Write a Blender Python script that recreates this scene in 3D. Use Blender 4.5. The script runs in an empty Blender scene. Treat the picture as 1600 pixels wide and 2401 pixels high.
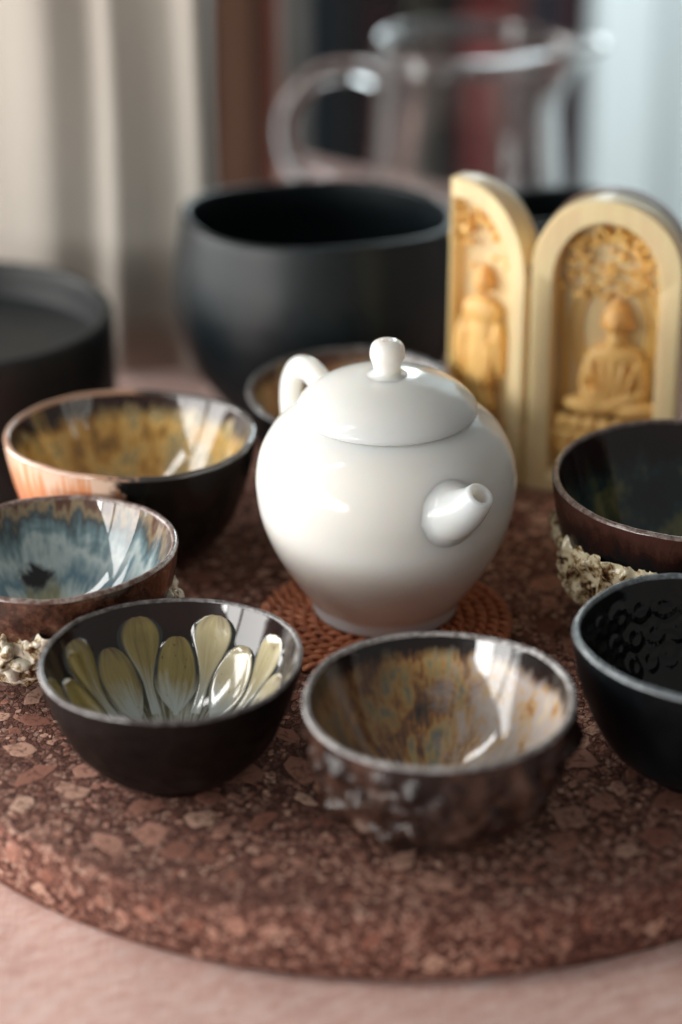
import bpy, bmesh, math, random
import numpy as np
from math import sin, cos, pi, radians as R, sqrt, exp
from mathutils import Matrix, Vector, noise as mn
sc = bpy.context.scene
col = sc.collection

# ------------------------------------------------------------------ camera
cd = bpy.data.cameras.new('camera'); cam = bpy.data.objects.new('camera', cd); col.objects.link(cam)
cam.location = (0, 0, .377); cam.rotation_euler = (R(90 - 25.3), 0, 0)
cd.sensor_fit = 'VERTICAL'; cd.sensor_height = 36; cd.sensor_width = 24; cd.lens = 85.0
cd.clip_start = .01; cd.clip_end = 50
cd.dof.use_dof = True; cd.dof.focus_distance = .750; cd.dof.aperture_fstop = 4.0
sc.camera = cam
# ------------------------------------------------------------------ world and lamps
w = bpy.data.worlds.new('World'); sc.world = w; w.use_nodes = True
bg = w.node_tree.nodes['Background']; bg.inputs[0].default_value = (.78, .76, .73, 1); bg.inputs[1].default_value = .18
def area(name, loc, target, sx, sy, power, colr):
    l = bpy.data.lights.new(name, 'AREA'); l.shape = 'RECTANGLE'; l.size = sx; l.size_y = sy; l.energy = power; l.color = colr
    o = bpy.data.objects.new(name, l); col.objects.link(o); o.location = loc
    o.rotation_euler = (Vector(target) - Vector(loc)).to_track_quat('-Z', 'Y').to_euler()
    return o
# a window along the left: five low panes and one narrow gap left open above them
for k in range(5):
    f = (k + .5) / 3; p = Vector((-.40 - .38 * f, 1.08 - 1.16 * f, .160))
    area('window_lamp', p, p + Vector((.95, -.30, -.02)), .36, .27, (1.75, 1.75, 2.1, 4.6, 4.5)[k], (1.0, .985, .955))
p = Vector((-.58, .53, .68)); area('window_gap_lamp', p, p + Vector((.95, -.20, -.45)), .09, .52, 1.25, (1.0, .985, .955))
area('far_window_lamp', (.42, 2.15, .35), (.16, 1.55, 0), .6, .8, 14.0, (.86, .97, 1.0))
vs = sc.view_settings; vs.view_transform = 'Standard'; vs.look = 'None'; vs.exposure = .47; vs.gamma = 1; vs.use_curve_mapping = False
sc.cycles.use_denoising = True
sc.cycles.max_bounces = 10; sc.cycles.transmission_bounces = 10; sc.cycles.transparent_max_bounces = 12
sc.cycles.caustics_reflective = False; sc.cycles.caustics_refractive = False
sc.cycles.sample_clamp_indirect = 6

# ------------------------------------------------------------------ material helpers
class MT:
    def __init__(s, name):
        s.m = bpy.data.materials.new(name); s.m.use_nodes = True; s.nt = s.m.node_tree
        s.p = s.nt.nodes['Principled BSDF']
    def n(s, typ, **kw):
        nd = s.nt.nodes.new('ShaderNode' + typ)
        for k, v in kw.items():
            if k.startswith('i_'):
                key = k[2:]; key = int(key) if key.isdigit() else key.replace('_', ' ')
                s.put(nd.inputs[key], v)
            else: setattr(nd, k, v)
        return nd
    def put(s, sock, v):
        if isinstance(v, bpy.types.NodeSocket): s.nt.links.new(v, sock)
        elif isinstance(v, (tuple, list)) and len(v) == 3 and sock.type == 'RGBA': sock.default_value = (*v, 1)
        else: sock.default_value = v
    def set(s, **kw):
        for k, v in kw.items(): s.put(s.p.inputs[k.replace('_', ' ')], v)
        return s
    def co(s, kind='Object'): return s.n('TexCoord').outputs[kind]
    def attr(s, nm='gl'): return s.n('Attribute', attribute_name=nm).outputs['Vector']
    def mul(s, v, xyz): return s.n('VectorMath', operation='MULTIPLY', i_0=v, i_1=xyz).outputs[0]
    def add(s, v, xyz): return s.n('VectorMath', operation='ADD', i_0=v, i_1=xyz).outputs[0]
    def noise(s, v, scale, detail=4, rough=.55, dist=0):
        return s.n('TexNoise', i_Vector=v, i_Scale=scale, i_Detail=detail, i_Roughness=rough, i_Distortion=dist).outputs[0]
    def vor(s, v, scale, out='Distance', feature='F1', rnd=1):
        nd = s.n('TexVoronoi', feature=feature, i_Vector=v, i_Scale=scale); nd.inputs['Randomness'].default_value = rnd
        return nd.outputs[out]
    def math(s, op, a, b=0, c=0):
        nd = s.n('Math', operation=op); s.put(nd.inputs[0], a); s.put(nd.inputs[1], b); s.put(nd.inputs[2], c); return nd.outputs[0]
    def ramp(s, f, stops, interp='LINEAR'):
        nd = s.n('ValToRGB', i_0=f); cr = nd.color_ramp; cr.interpolation = interp
        while len(cr.elements) < len(stops): cr.elements.new(.5)
        for e, (pos, c) in zip(cr.elements, stops):
            e.position = pos; e.color = (c, c, c, 1) if isinstance(c, (int, float)) else (*c, 1)
        return nd.outputs[0]
    def mix(s, f, a, b, mode='MIX'):
        nd = s.n('Mix', data_type='RGBA', blend_type=mode); s.put(nd.inputs[0], f); s.put(nd.inputs[6], a); s.put(nd.inputs[7], b); return nd.outputs[2]
    def map(s, v, a, b, c=0, d=1):
        return s.n('MapRange', i_0=v, i_1=a, i_2=b, i_3=c, i_4=d).outputs[0]
    def sep(s, v): return s.n('SeparateXYZ', i_0=v).outputs
    def bump(s, h, strength=.3, dist=.001, nrm=None):
        nd = s.n('Bump', i_Strength=strength, i_Distance=dist, i_Height=h)
        if nrm: s.put(nd.inputs['Normal'], nrm)
        s.put(s.p.inputs['Normal'], nd.outputs[0]); return nd.outputs[0]

def plain(name, c, rough=.5, **kw):
    m = MT(name); m.set(Base_Color=c, Roughness=rough, **kw)
    v = m.noise(m.co(), 60, 4); m.put(m.p.inputs['Base Color'], m.mix(m.map(v, .3, .7), tuple(x * .82 for x in c), tuple(min(1, x * 1.12) for x in c)))
    return m.m

# ------------------------------------------------------------------ mesh helpers
def link(name, me, mat=None, parent=None, smooth=True):
    o = bpy.data.objects.new(name, me); col.objects.link(o)
    if mat and not me.materials: me.materials.append(mat)
    if smooth and len(me.polygons): me.polygons.foreach_set('use_smooth', [True] * len(me.polygons))
    if parent: o.parent = parent
    return o
def mesh(name, vs_, fs, attr=None):
    me = bpy.data.meshes.new(name); me.from_pydata([tuple(map(float, v)) for v in vs_], [], fs); me.update()
    if attr is not None:
        a = me.attributes.new('gl', 'FLOAT_VECTOR', 'POINT'); a.data.foreach_set('vector', np.array(attr, dtype=np.float32).ravel())
    return me
def tag(o, label=None, cat=None, group=None, kind=None):
    if label: o['label'] = label
    if cat: o['category'] = cat
    if group: o['group'] = group
    if kind: o['kind'] = kind
    return o
def empty(name, loc, rz=0, label=None, cat=None, group=None):
    o = bpy.data.objects.new(name, None); col.objects.link(o); o.location = loc; o.rotation_euler = (0, 0, rz); o.empty_display_size = .01
    return tag(o, label, cat, group)
def cr(pts, m):
    """Catmull-Rom resample of a polyline, even in arc length"""
    P = np.array(pts, float); Q = np.vstack([2 * P[0] - P[1], P, 2 * P[-1] - P[-2]]); out = []
    for i in range(len(P) - 1):
        a, b, c, d = Q[i:i + 4]
        for t in np.linspace(0, 1, 24, endpoint=False):
            out.append(.5 * ((2 * b) + (c - a) * t + (2 * a - 5 * b + 4 * c - d) * t * t + (3 * b - a - 3 * c + d) * t ** 3))
    out.append(P[-1]); out = np.array(out)
    s = np.concatenate([[0], np.cumsum(np.linalg.norm(np.diff(out, axis=0), axis=1))])
    q = np.linspace(0, s[-1], m)
    return np.stack([np.interp(q, s, out[:, k]) for k in range(out.shape[1])], 1)
def lathe(name, prof, n=96, dfm=None, m=None, raw=False):
    """revolve (r, z); dfm(a, r, z, s) -> (r, z); gl attribute = (cos a, sin a, s)"""
    P = np.array(prof, float) if raw else cr(prof, m or 40)
    s = np.concatenate([[0], np.cumsum(np.linalg.norm(np.diff(P, axis=0), axis=1))]); s /= s[-1]
    V, A, Fs, rows = [], [], [], []
    for (r, z), t in zip(P, s):
        if r < 1e-6:
            z2 = z
            if dfm: z2 = dfm(0, 0, z, t)[1]
            rows.append([len(V)]); V.append((0, 0, z2)); A.append((0, 0, t)); continue
        row = []
        for k in range(n):
            a = 2 * pi * k / n; r2, z2 = dfm(a, r, z, t) if dfm else (r, z)
            row.append(len(V)); V.append((r2 * cos(a), r2 * sin(a), z2)); A.append((cos(a), sin(a), t))
        rows.append(row)
    for p, q in zip(rows, rows[1:]):
        for k in range(n):
            k2 = (k + 1) % n
            if len(p) == 1 and len(q) == 1: continue
            if len(p) == 1: Fs.append((p[0], q[k2], q[k]))
            elif len(q) == 1: Fs.append((p[k], p[k2], q[0]))
            else: Fs.append((p[k], p[k2], q[k2], q[k]))
    return mesh(name, V, Fs, A)
def tube(pts, rad, n=10, closed=False, caps=True, flat=None):
    """sweep a circle; rad a number or list; returns verts, faces"""
    P = np.array(pts, float); N = len(P)
    rad = np.full(N, rad) if np.isscalar(rad) else np.array(rad, float)
    T = np.gradient(P, axis=0) if not closed else np.roll(P, -1, 0) - np.roll(P, 1, 0)
    T /= np.linalg.norm(T, axis=1)[:, None]
    u = np.cross(T[0], (0, 0, 1.0)); u = u if np.linalg.norm(u) > .1 else np.cross(T[0], (1.0, 0, 0)); u /= np.linalg.norm(u)
    V, Fs = [], []
    for i in range(N):
        u = u - T[i] * np.dot(u, T[i]); u /= np.linalg.norm(u); v = np.cross(T[i], u)
        for k in range(n):
            a = 2 * pi * k / n; V.append(P[i] + rad[i] * (cos(a) * u * (flat or 1) + sin(a) * v))
    for i in range(N if closed else N - 1):
        j = (i + 1) % N
        for k in range(n):
            k2 = (k + 1) % n; Fs.append((i * n + k, i * n + k2, j * n + k2, j * n + k))
    if caps and not closed:
        Fs.append(tuple(range(n - 1, -1, -1))); Fs.append(tuple(range((N - 1) * n, (N - 1) * n + n)))
    return V, Fs
def box(name, x0, x1, y0, y1, z0, z1, mat, parent=None, bev=.001):
    bm = bmesh.new(); bmesh.ops.create_cube(bm, size=1)
    for v in bm.verts: v.co = ((x0 + x1) / 2 + v.co.x * (x1 - x0), (y0 + y1) / 2 + v.co.y * (y1 - y0), (z0 + z1) / 2 + v.co.z * (z1 - z0))
    if bev: bmesh.ops.bevel(bm, geom=bm.edges[:], offset=bev, segments=2, affect='EDGES')
    me = bpy.data.meshes.new(name); bm.to_mesh(me); bm.free()
    return link(name, me, mat, parent, smooth=False)
def blobs(name, items, mat, parent, voxel=.0006, smooth=4, X=None):
    """ellipsoids (centre, radii, euler) fused by a voxel remesh into one carved surface"""
    bm = bmesh.new()
    for it in items:
        c, r = it[0], it[1]; e = it[2] if len(it) > 2 else (0, 0, 0)
        M = Matrix.Translation(c) @ Matrix.Rotation(e[2], 4, 'Z') @ Matrix.Rotation(e[1], 4, 'Y') @ Matrix.Rotation(e[0], 4, 'X') @ Matrix.Diagonal((*r, 1))
        bmesh.ops.create_icosphere(bm, subdivisions=2, radius=1, matrix=M)
    me = bpy.data.meshes.new(name)
    if X: bmesh.ops.transform(bm, matrix=X, verts=bm.verts)
    bm.to_mesh(me); bm.free()
    o = link(name, me, mat, parent)
    md = o.modifiers.new('fuse', 'REMESH'); md.mode = 'VOXEL'; md.voxel_size = voxel; md.use_smooth_shade = True
    if smooth: sm = o.modifiers.new('soften', 'SMOOTH'); sm.iterations = smooth; sm.factor = .5
    return o

# ------------------------------------------------------------------ setting materials
def mat_cloth():
    m = MT('pink_linen'); v = m.co(); x, y, z = m.sep(v)
    wx = m.math('SINE', m.math('MULTIPLY', m.math('ADD', x, m.math('MULTIPLY', m.noise(v, 90, 2), .0012)), 5200))
    wy = m.math('SINE', m.math('MULTIPLY', m.math('ADD', y, m.math('MULTIPLY', m.noise(v, 80, 2), .0012)), 5200))
    weave = m.math('MULTIPLY', wx, wy)
    slx = m.noise(m.mul(v, (110, 1500, 1)), 1, 3); sly = m.noise(m.mul(v, (1500, 110, 1)), 1, 3)
    t = m.math('ADD', m.math('MULTIPLY', weave, .10), m.math('ADD', m.math('MULTIPLY', slx, .45), m.math('ADD', m.math('MULTIPLY', sly, .35), m.math('MULTIPLY', m.noise(v, 130, 4, .65), .2))))
    c = m.ramp(t, [(.32, (.52, .25, .20)), (.5, (.78, .475, .40)), (.68, (.90, .68, .61))])
    rx = m.math('ADD', m.math('MULTIPLY', x, .82), m.math('MULTIPLY', y, .57)); ry = m.math('SUBTRACT', m.math('MULTIPLY', y, .82), m.math('MULTIPLY', x, .57))
    cv = m.n('CombineXYZ'); m.put(cv.inputs[0], m.math('MULTIPLY', rx, 75)); m.put(cv.inputs[1], m.math('MULTIPLY', ry, 290)); sl = m.noise(cv.outputs[0], 1, 4, .6, .5)
    c = m.mix(m.map(sl, .48, .70, 0, .5), c, (.90, .76, .71)); c = m.mix(m.map(sl, .48, .32, 0, .35), c, (.56, .26, .21))
    m.set(Base_Color=c, Roughness=.9, Sheen_Weight=.25); m.bump(t, .9, .0010); return m.m
def mat_cork():
    m = MT('cork_granules'); v0 = m.co()
    v = m.add(v0, m.mul(m.n('TexNoise', i_Vector=v0, i_Scale=260, i_Detail=2).outputs[1], (.0022, .0022, .0015)))
    ca = m.sep(m.vor(m.mul(v, (1, .75, 1)), 520, 'Color'))[0]; cb = m.sep(m.vor(m.mul(v, (.8, 1, 1)), 1100, 'Color'))[1]
    ea = m.vor(m.mul(v, (1, .75, 1)), 520, 'Distance', 'DISTANCE_TO_EDGE')
    mixv = m.math('ADD', m.math('MULTIPLY', ca, .6), m.math('MULTIPLY', cb, .4))
    c = m.ramp(mixv, [(.12, (.055, .018, .012)), (.36, (.185, .078, .055)), (.58, (.34, .158, .118)), (.78, (.53, .295, .222)), (.95, (.70, .47, .365))])
    big = m.noise(v0, 22, 3); c = m.mix(m.map(big, .35, .65, .55, 0), c, (.11, .045, .034))
    crev = m.map(ea, 0, .10, 0, 1); c = m.mix(crev, (.035, .014, .011), c)
    m.set(Base_Color=c, Roughness=.8, Specular_IOR_Level=.2); h = m.math('ADD', m.math('MULTIPLY', crev, .5), m.math('MULTIPLY', m.noise(v0, 1500, 4), .8))
    m.bump(h, .8, .0006); return m.m
def mat_chip(obj_random=True):
    m = MT('cork_chip'); v0 = m.co()
    rnd = m.n('ObjectInfo').outputs['Random'] if obj_random else m.n('NewGeometry').outputs['Random Per Island']
    g = m.noise(m.mul(v0, (1, 1, 1)), 900, 5, .65)
    f = m.math('ADD', m.math('MULTIPLY', rnd, .75), m.math('MULTIPLY', m.math('SUBTRACT', g, .5), .55))
    c = m.ramp(f, [(.0, (.24, .095, .066)), (.22, (.38, .17, .12)), (.42, (.52, .27, .20)), (.64, (.64, .39, .29)), (.95, (.76, .54, .42))])
    pit = m.map(m.vor(v0, 1400), .12, .3, 0, 1); c = m.mix(pit, (.09, .04, .03), c)
    brk = m.noise(v0 if not obj_random else m.co('Generated'), 420 if not obj_random else 2.6, 6, .72, .4); c = m.mix(m.map(brk, .35, .47), m.mix(g, (.10, .035, .022), (.24, .10, .068)), c)
    m.set(Base_Color=c, Roughness=.75, Specular_IOR_Level=.2); m.bump(m.math('ADD', g, m.math('MULTIPLY', pit, .4)), .5, .0004); return m.m

# ------------------------------------------------------------------ tablecloth
def make_cloth():
    # tabletop outline: the far edge runs obliquely, left end farther away
    def far(x): return 1.316 - .75 * (x + .023)
    V, Fs = [], []; nx, ny = 160, 190
    for j in range(ny + 1):
        for i in range(nx + 1):
            x = -.55 + 1.1 * i / nx; y = .15 + (max(far(x), .9) - .15) * j / ny
            z = -.0236 + .0016 * (1 - abs(mn.noise((x * 7 + y * 5, y * 3 - x * 2, 9)))) ** 3 * (1 if y < .60 else .3) + .0005 * mn.noise((x * 18, y * 26, 0)) + .0004 * mn.noise((x * 55 + y * 20, y * 30, 3))
            V.append((x, y, z))
    for j in range(ny):
        for i in range(nx):
            a = j * (nx + 1) + i; Fs.append((a, a + 1, a + nx + 2, a + nx + 1))
    # hanging hem at the far edge
    b = len(V)
    for i in range(nx + 1):
        x, y, z = V[ny * (nx + 1) + i]; V.append((x + .003, y + .004, z - .004)); V.append((x + .004, y + .006, -.19 + .004 * sin(i * .7)))
    for i in range(nx):
        a = ny * (nx + 1) + i; Fs.append((a, a + 1, b + 2 * i + 2, b + 2 * i)); Fs.append((b + 2 * i, b + 2 * i + 2, b + 2 * i + 3, b + 2 * i + 1))
    o = link('tablecloth', mesh('tablecloth', V, Fs), mat_cloth())
    tag(o, 'dusty pink woven linen tablecloth spread under everything', 'tablecloth', kind='structure')
make_cloth()

# ------------------------------------------------------------------ cork trivet
TC, TR = (.0176, .7105), .1685
def make_trivet():
    root = empty('cork_trivet', (TC[0], TC[1], -.0220), 0, 'large round reddish-brown cork trivet with pale chips under the tea set', 'trivet')
    h = .0220
    prof = [(0, h), (.05, h), (.10, h), (TR - .012, h), (TR - .0022, h - .00005), (TR - .0010, h - .0003), (TR - .0003, h - .0010), (TR, h - .0020), (TR, .004), (TR - .0008, .0008), (TR - .003, 0), (.05, 0), (0, 0)]
    link('disc', lathe('disc', prof, 256, raw=True), mat_cork(), root)
    rng = random.Random(5); chipm = mat_chip(True); stuffm = mat_chip(False)
    def chip_poly(rad, n=9):
        asp = rng.uniform(.5, 1); rot = rng.uniform(0, 6.28); pts = []
        for k in range(n):
            a = 2 * pi * (k + rng.uniform(-.3, .3)) / n; r = rad * rng.uniform(.6, 1.18)
            x, y = r * cos(a), r * asp * sin(a); pts.append((x * cos(rot) - y * sin(rot), x * sin(rot) + y * cos(rot)))
        return pts
    def chip_geo(pts, top):
        n = len(pts); V = []
        for sc_, z in ((1, -.0006), (1, top * .35), (.86, top)): V += [(x * sc_, y * sc_, z) for x, y in pts]
        Fs = [tuple(range(2 * n, 3 * n))]
        for l in (0, 1):
            for k in range(n): k2 = (k + 1) % n; Fs.append((l * n + k, l * n + k2, (l + 1) * n + k2, (l + 1) * n + k))
        return V, Fs
    protos = []
    for k in range(16):
        V, Fs = chip_geo(chip_poly(1.0, 10), .00014 / .004); me = mesh('cork_chip', [(x, y, z if z > 0 else -.1) for x, y, z in V], Fs); me.materials.append(chipm); protos.append(me)
    placed = []; cnt = 0; tries = 0
    def ok(x, y, r, f=.95):
        return all((x - a) ** 2 + (y - b) ** 2 > (f * (r + c)) ** 2 for a, b, c in placed)
    while cnt < 285 and tries < 20000:
        tries += 1
        x = rng.uniform(-.14, .14); y = rng.uniform(-.152, .150)
        if x * x + y * y > (TR - .010) ** 2: continue
        if y > -.04 and rng.random() < .68: continue
        r = rng.choice([.0020, .0026, .0034, .0042, .0050, .0058, .0066, .0074])
        if not ok(x, y, r): continue
        placed.append((x, y, r)); cnt += 1
        o = bpy.data.objects.new('cork_chip', protos[cnt % 16]); col.objects.link(o); o.parent = root
        o.location = (x, y, h); o.scale = (r, r, .004); o.rotation_euler = (0, 0, rng.uniform(0, 6.28))
    # rim chips set in the rounded side
    for k in range(46):
        a = -pi / 2 + (k - 23) * .045 + rng.uniform(-.015, .015); r = rng.choice([.0016, .0022, .0028, .0036]); z = rng.uniform(.0050, .0155)
        r = min(r, .0042)
        o = bpy.data.objects.new('cork_chip', protos[k % 16]); col.objects.link(o); o.parent = root
        o.location = ((TR - .00005) * cos(a), (TR - .00005) * sin(a), z); o.scale = (r, min(r, .0030), .004)
        o.rotation_euler = (pi / 2, 0, a + pi / 2)
        if k > 14 + 30: break
    V, Fs = [], []
    for k in range(5200):
        a = rng.uniform(0, 2 * pi); q = (TR - .006) * sqrt(rng.random()); x, y = q * cos(a), q * sin(a)
        r = rng.choice([.0006, .0008, .001, .0012, .0015])
        if not ok(x, y, r, .9): continue
        v, f = chip_geo(chip_poly(r, 7), rng.uniform(.00004, .00018)); b = len(V)
        V += [(p[0] + x, p[1] + y, p[2] + h) for p in v]; Fs += [tuple(i + b for i in q_) for q_ in f]
    tag(link('cork_granules', mesh('cork_granules', V, Fs), stuffm, root, smooth=False), kind='stuff')
make_trivet()

# ------------------------------------------------------------------ wicker coaster
def make_coaster():
    root = empty('wicker_coaster', (.0145, .708, .0004), 0, 'round brown woven wicker coaster under the white teapot', 'coaster')
    m = MT('wicker'); v = m.co(); c = m.ramp(m.noise(m.mul(v, (1, 1, 1)), 260, 4), [(.3, (.30, .090, .040)), (.55, (.60, .205, .095)), (.75, (.74, .33, .165))])
    m.set(Base_Color=c, Roughness=.42); m.bump(m.noise(v, 1800, 3), .3, .0003)
    rng = random.Random(3)
    for k in range(24):
        a = 2 * pi * k / 24; V, Fs = tube([(r * cos(a), r * sin(a), .0018) for r in (.004, .02, .0425)], .0007, 6)
        link('stake', mesh('stake', V, Fs), m.m, root)
    r = .0085; ring = 0
    while r < .0435:
        tw = max(4, round(2 * pi * r / .0085)); ph = rng.uniform(0, 6.28)
        for side in range(2):
            N = tw * 16; pts = []
            for i in range(N):
                a = 2 * pi * i / N; q = tw * a + side * pi + ph + .3 * sin(3 * a + ring)
                rr = r + .00150 * cos(q); pts.append((rr * cos(a), rr * sin(a), .0022 + .00125 * sin(q) + .00015 * sin(5 * a + ring)))
            V, Fs = tube(pts, .00104 + rng.uniform(-.00010, .00010), 7, closed=True); link('wicker_strand', mesh('wicker_strand', V, Fs), m.m, root)
        ring += 1; r += .0039
make_coaster()

# ------------------------------------------------------------------ teapot
def make_teapot():
    root = empty('teapot', (.0147, .7150, .0047), 0, 'glossy white porcelain teapot with round lid knob on the wicker coaster', 'teapot')
    m = MT('white_porcelain'); v = m.co()
    m.set(Base_Color=(.92, .895, .84), Roughness=.13, IOR=1.42, Subsurface_Weight=.8, Subsurface_Scale=.014)
    m.p.inputs['Subsurface Radius'].default_value = (1, .75, .55)
    m.bump(m.noise(v, 70, 2), .05, .0008)
    body = [(0, .0015), (.018, .0015), (.0215, .0003), (.0235, 0), (.0243, .0012), (.0243, .003), (.0247, .0048), (.0276, .0085), (.0326, .0160), (.0373, .0245), (.0408, .0340), (.0422, .0425), (.0423, .0490), (.0408, .0560), (.0373, .0628), (.0330, .0672), (.0290, .0697), (.0260, .0704), (.0245, .0698), (.024, .066), (.0, .064)]
    link('body', lathe('body', body, 128, m=110), m.m, root)
    lid = [(.0, .0655), (.020, .0655), (.0262, .0658), (.0282, .0662), (.0290, .0672), (.0290, .0682), (.0281, .0697), (.0255, .0722), (.0215, .0748), (.016, .0770), (.0105, .0783), (.0066, .0787), (.0056, .0791), (.0050, .0798), (.0048, .0808), (.0053, .0826), (.0062, .0850), (.0061, .0876), (.0053, .0894), (.0036, .0904), (.0020, .0906), (.0013, .0903), (.0009, .0895), (.0006, .0885), (0, .0883)]
    lid = [(r_, z_ * 1.015 + .0030 + max(0, z_ - .079) * .12) for r_, z_ in lid]; kz = lid[12][1]; lid = [(r_ * (.90 if z_ > kz else 1), z_ if z_ < kz else kz + (z_ - kz) * .86) for r_, z_ in lid]
    ld = lid[:11]; kb = lid[11:]
    lo = link('lid', lathe('lid', ld + [lid[11], (.003, lid[11][1] + .0003), (0, lid[11][1] + .0003)], 128, m=80), m.m, root)
    link('knob', lathe('knob', [(.0075, lid[11][1] - .0004)] + kb, 64, m=70), m.m, lo)
    # spout toward front right
    d = Vector((.47, -.88, 0)).normalized()
    c = [(Vector((.43 + .12 * (r_ - .030) / .0245, -.9 + .06 * (r_ - .030) / .0245, 0)).normalized() * r_ + Vector((0, 0, z))) for r_, z in ((.030, .0480), (.0372, .0497), (.0418, .0514), (.0460, .0540), (.0496, .0574), (.0518, .0604))]
    cc = cr([tuple(p) for p in c], 26); rr = np.interp(np.linspace(0, 1, 26), [0, .25, .38, .48, .58, .70, .85, 1], [.0094, .0093, .0091, .0086, .0078, .0068, .0056, .0046])
    V, Fs = tube(cc, rr, 40, caps=False)
    # luted join: each line of the spout is cut where it meets the body and eased into it by a fillet
    bp = np.array(body[3:17])
    def gap(p): return math.hypot(p[0], p[1]) - np.interp(p[2], bp[:, 1], bp[:, 0])
    G = np.array(V).reshape(26, 40, 3); cenl = np.array(cc); cols_ = []
    for k in range(40):
        L = np.array([G[:, k][int(q)] * (1 - q % 1) + G[:, k][min(25, int(q) + 1)] * (q % 1) for q in np.linspace(0, 25, 301)])
        g_ = np.array([gap(p) for p in L]); i0 = int(np.argmax(g_ > 0)); C = L[i0]
        sl = np.concatenate([[0], np.cumsum(np.linalg.norm(np.diff(L, axis=0), axis=1))]); i1 = int(np.searchsorted(sl, sl[i0] + .0032)); S = L[min(i1, 280)]
        out = C - cenl[min(25, int(i0 / 300 * 25))]; out /= np.linalg.norm(out); B = C + out * .0038
        rb = np.interp(B[2], bp[:, 1], bp[:, 0]) - .00005; B = np.array([B[0] / math.hypot(B[0], B[1]) * rb, B[1] / math.hypot(B[0], B[1]) * rb, B[2]])
        row = [(1 - t) ** 2 * B + 2 * t * (1 - t) * C + t * t * S for t in np.linspace(0, 1, 10)]
        for t_, p_ in enumerate(row[:-1]):
            need = np.interp(p_[2], bp[:, 1], bp[:, 0]) - .00004 + .00010 * t_ * t_ / 9; hy = math.hypot(p_[0], p_[1])
            if hy < need: p_[0] *= need / hy; p_[1] *= need / hy
        row += [L[int(q)] for q in np.linspace(min(i1, 280), 300, 15)[1:]]; cols_.append(row)
    nr = len(cols_[0]); V = [cols_[k][r_] for r_ in range(nr) for k in range(40)]
    Fs = [(r_ * 40 + k, r_ * 40 + (k + 1) % 40, (r_ + 1) * 40 + (k + 1) % 40, (r_ + 1) * 40 + k) for r_ in range(nr - 1) for k in range(40)]
    # tip: roll over the lip and go inside
    tip = np.array(V[-40:]); cen = tip.mean(0); ax = cc[-1] - cc[-3]; ax /= np.linalg.norm(ax)
    base = len(V) - 40
    for sc_, off in ((.94, .0006), (.80, .0009), (.64, .0006), (.56, -.0006), (.52, -.006), (.5, -.014)):
        nb = len(V)
        V += [cen + (p - cen) * sc_ + ax * off for p in tip]
        Fs += [(base + k, base + (k + 1) % 40, nb + (k + 1) % 40, nb + k) for k in range(40)]; base = nb
    Fs.append(tuple(range(base, base + 40)))
    me = mesh('spout', V, Fs)
    link('spout', me, m.m, root)
    # handle: a loop on the far side, opposite the spout
    e = Vector((-.55, .835, 0)).normalized()
    hp = [(e * r_ + Vector((0, 0, z))) for r_, z in ((.030, .0610), (.0375, .0660), (.0455, .0690), (.0530, .0672), (.0575, .0590), (.0570, .0485), (.0515, .0370), (.0440, .0300), (.036, .0265))]
    cc = cr([tuple(p) for p in hp], 50); rr = np.interp(np.linspace(0, 1, 50), [0, .12, .5, .9, 1], [.0052, .0042, .0038, .0040, .0050])
    V, Fs = tube(cc, rr, 20); link('handle', mesh('handle', V, Fs), m.m, root)
make_teapot()

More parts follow.
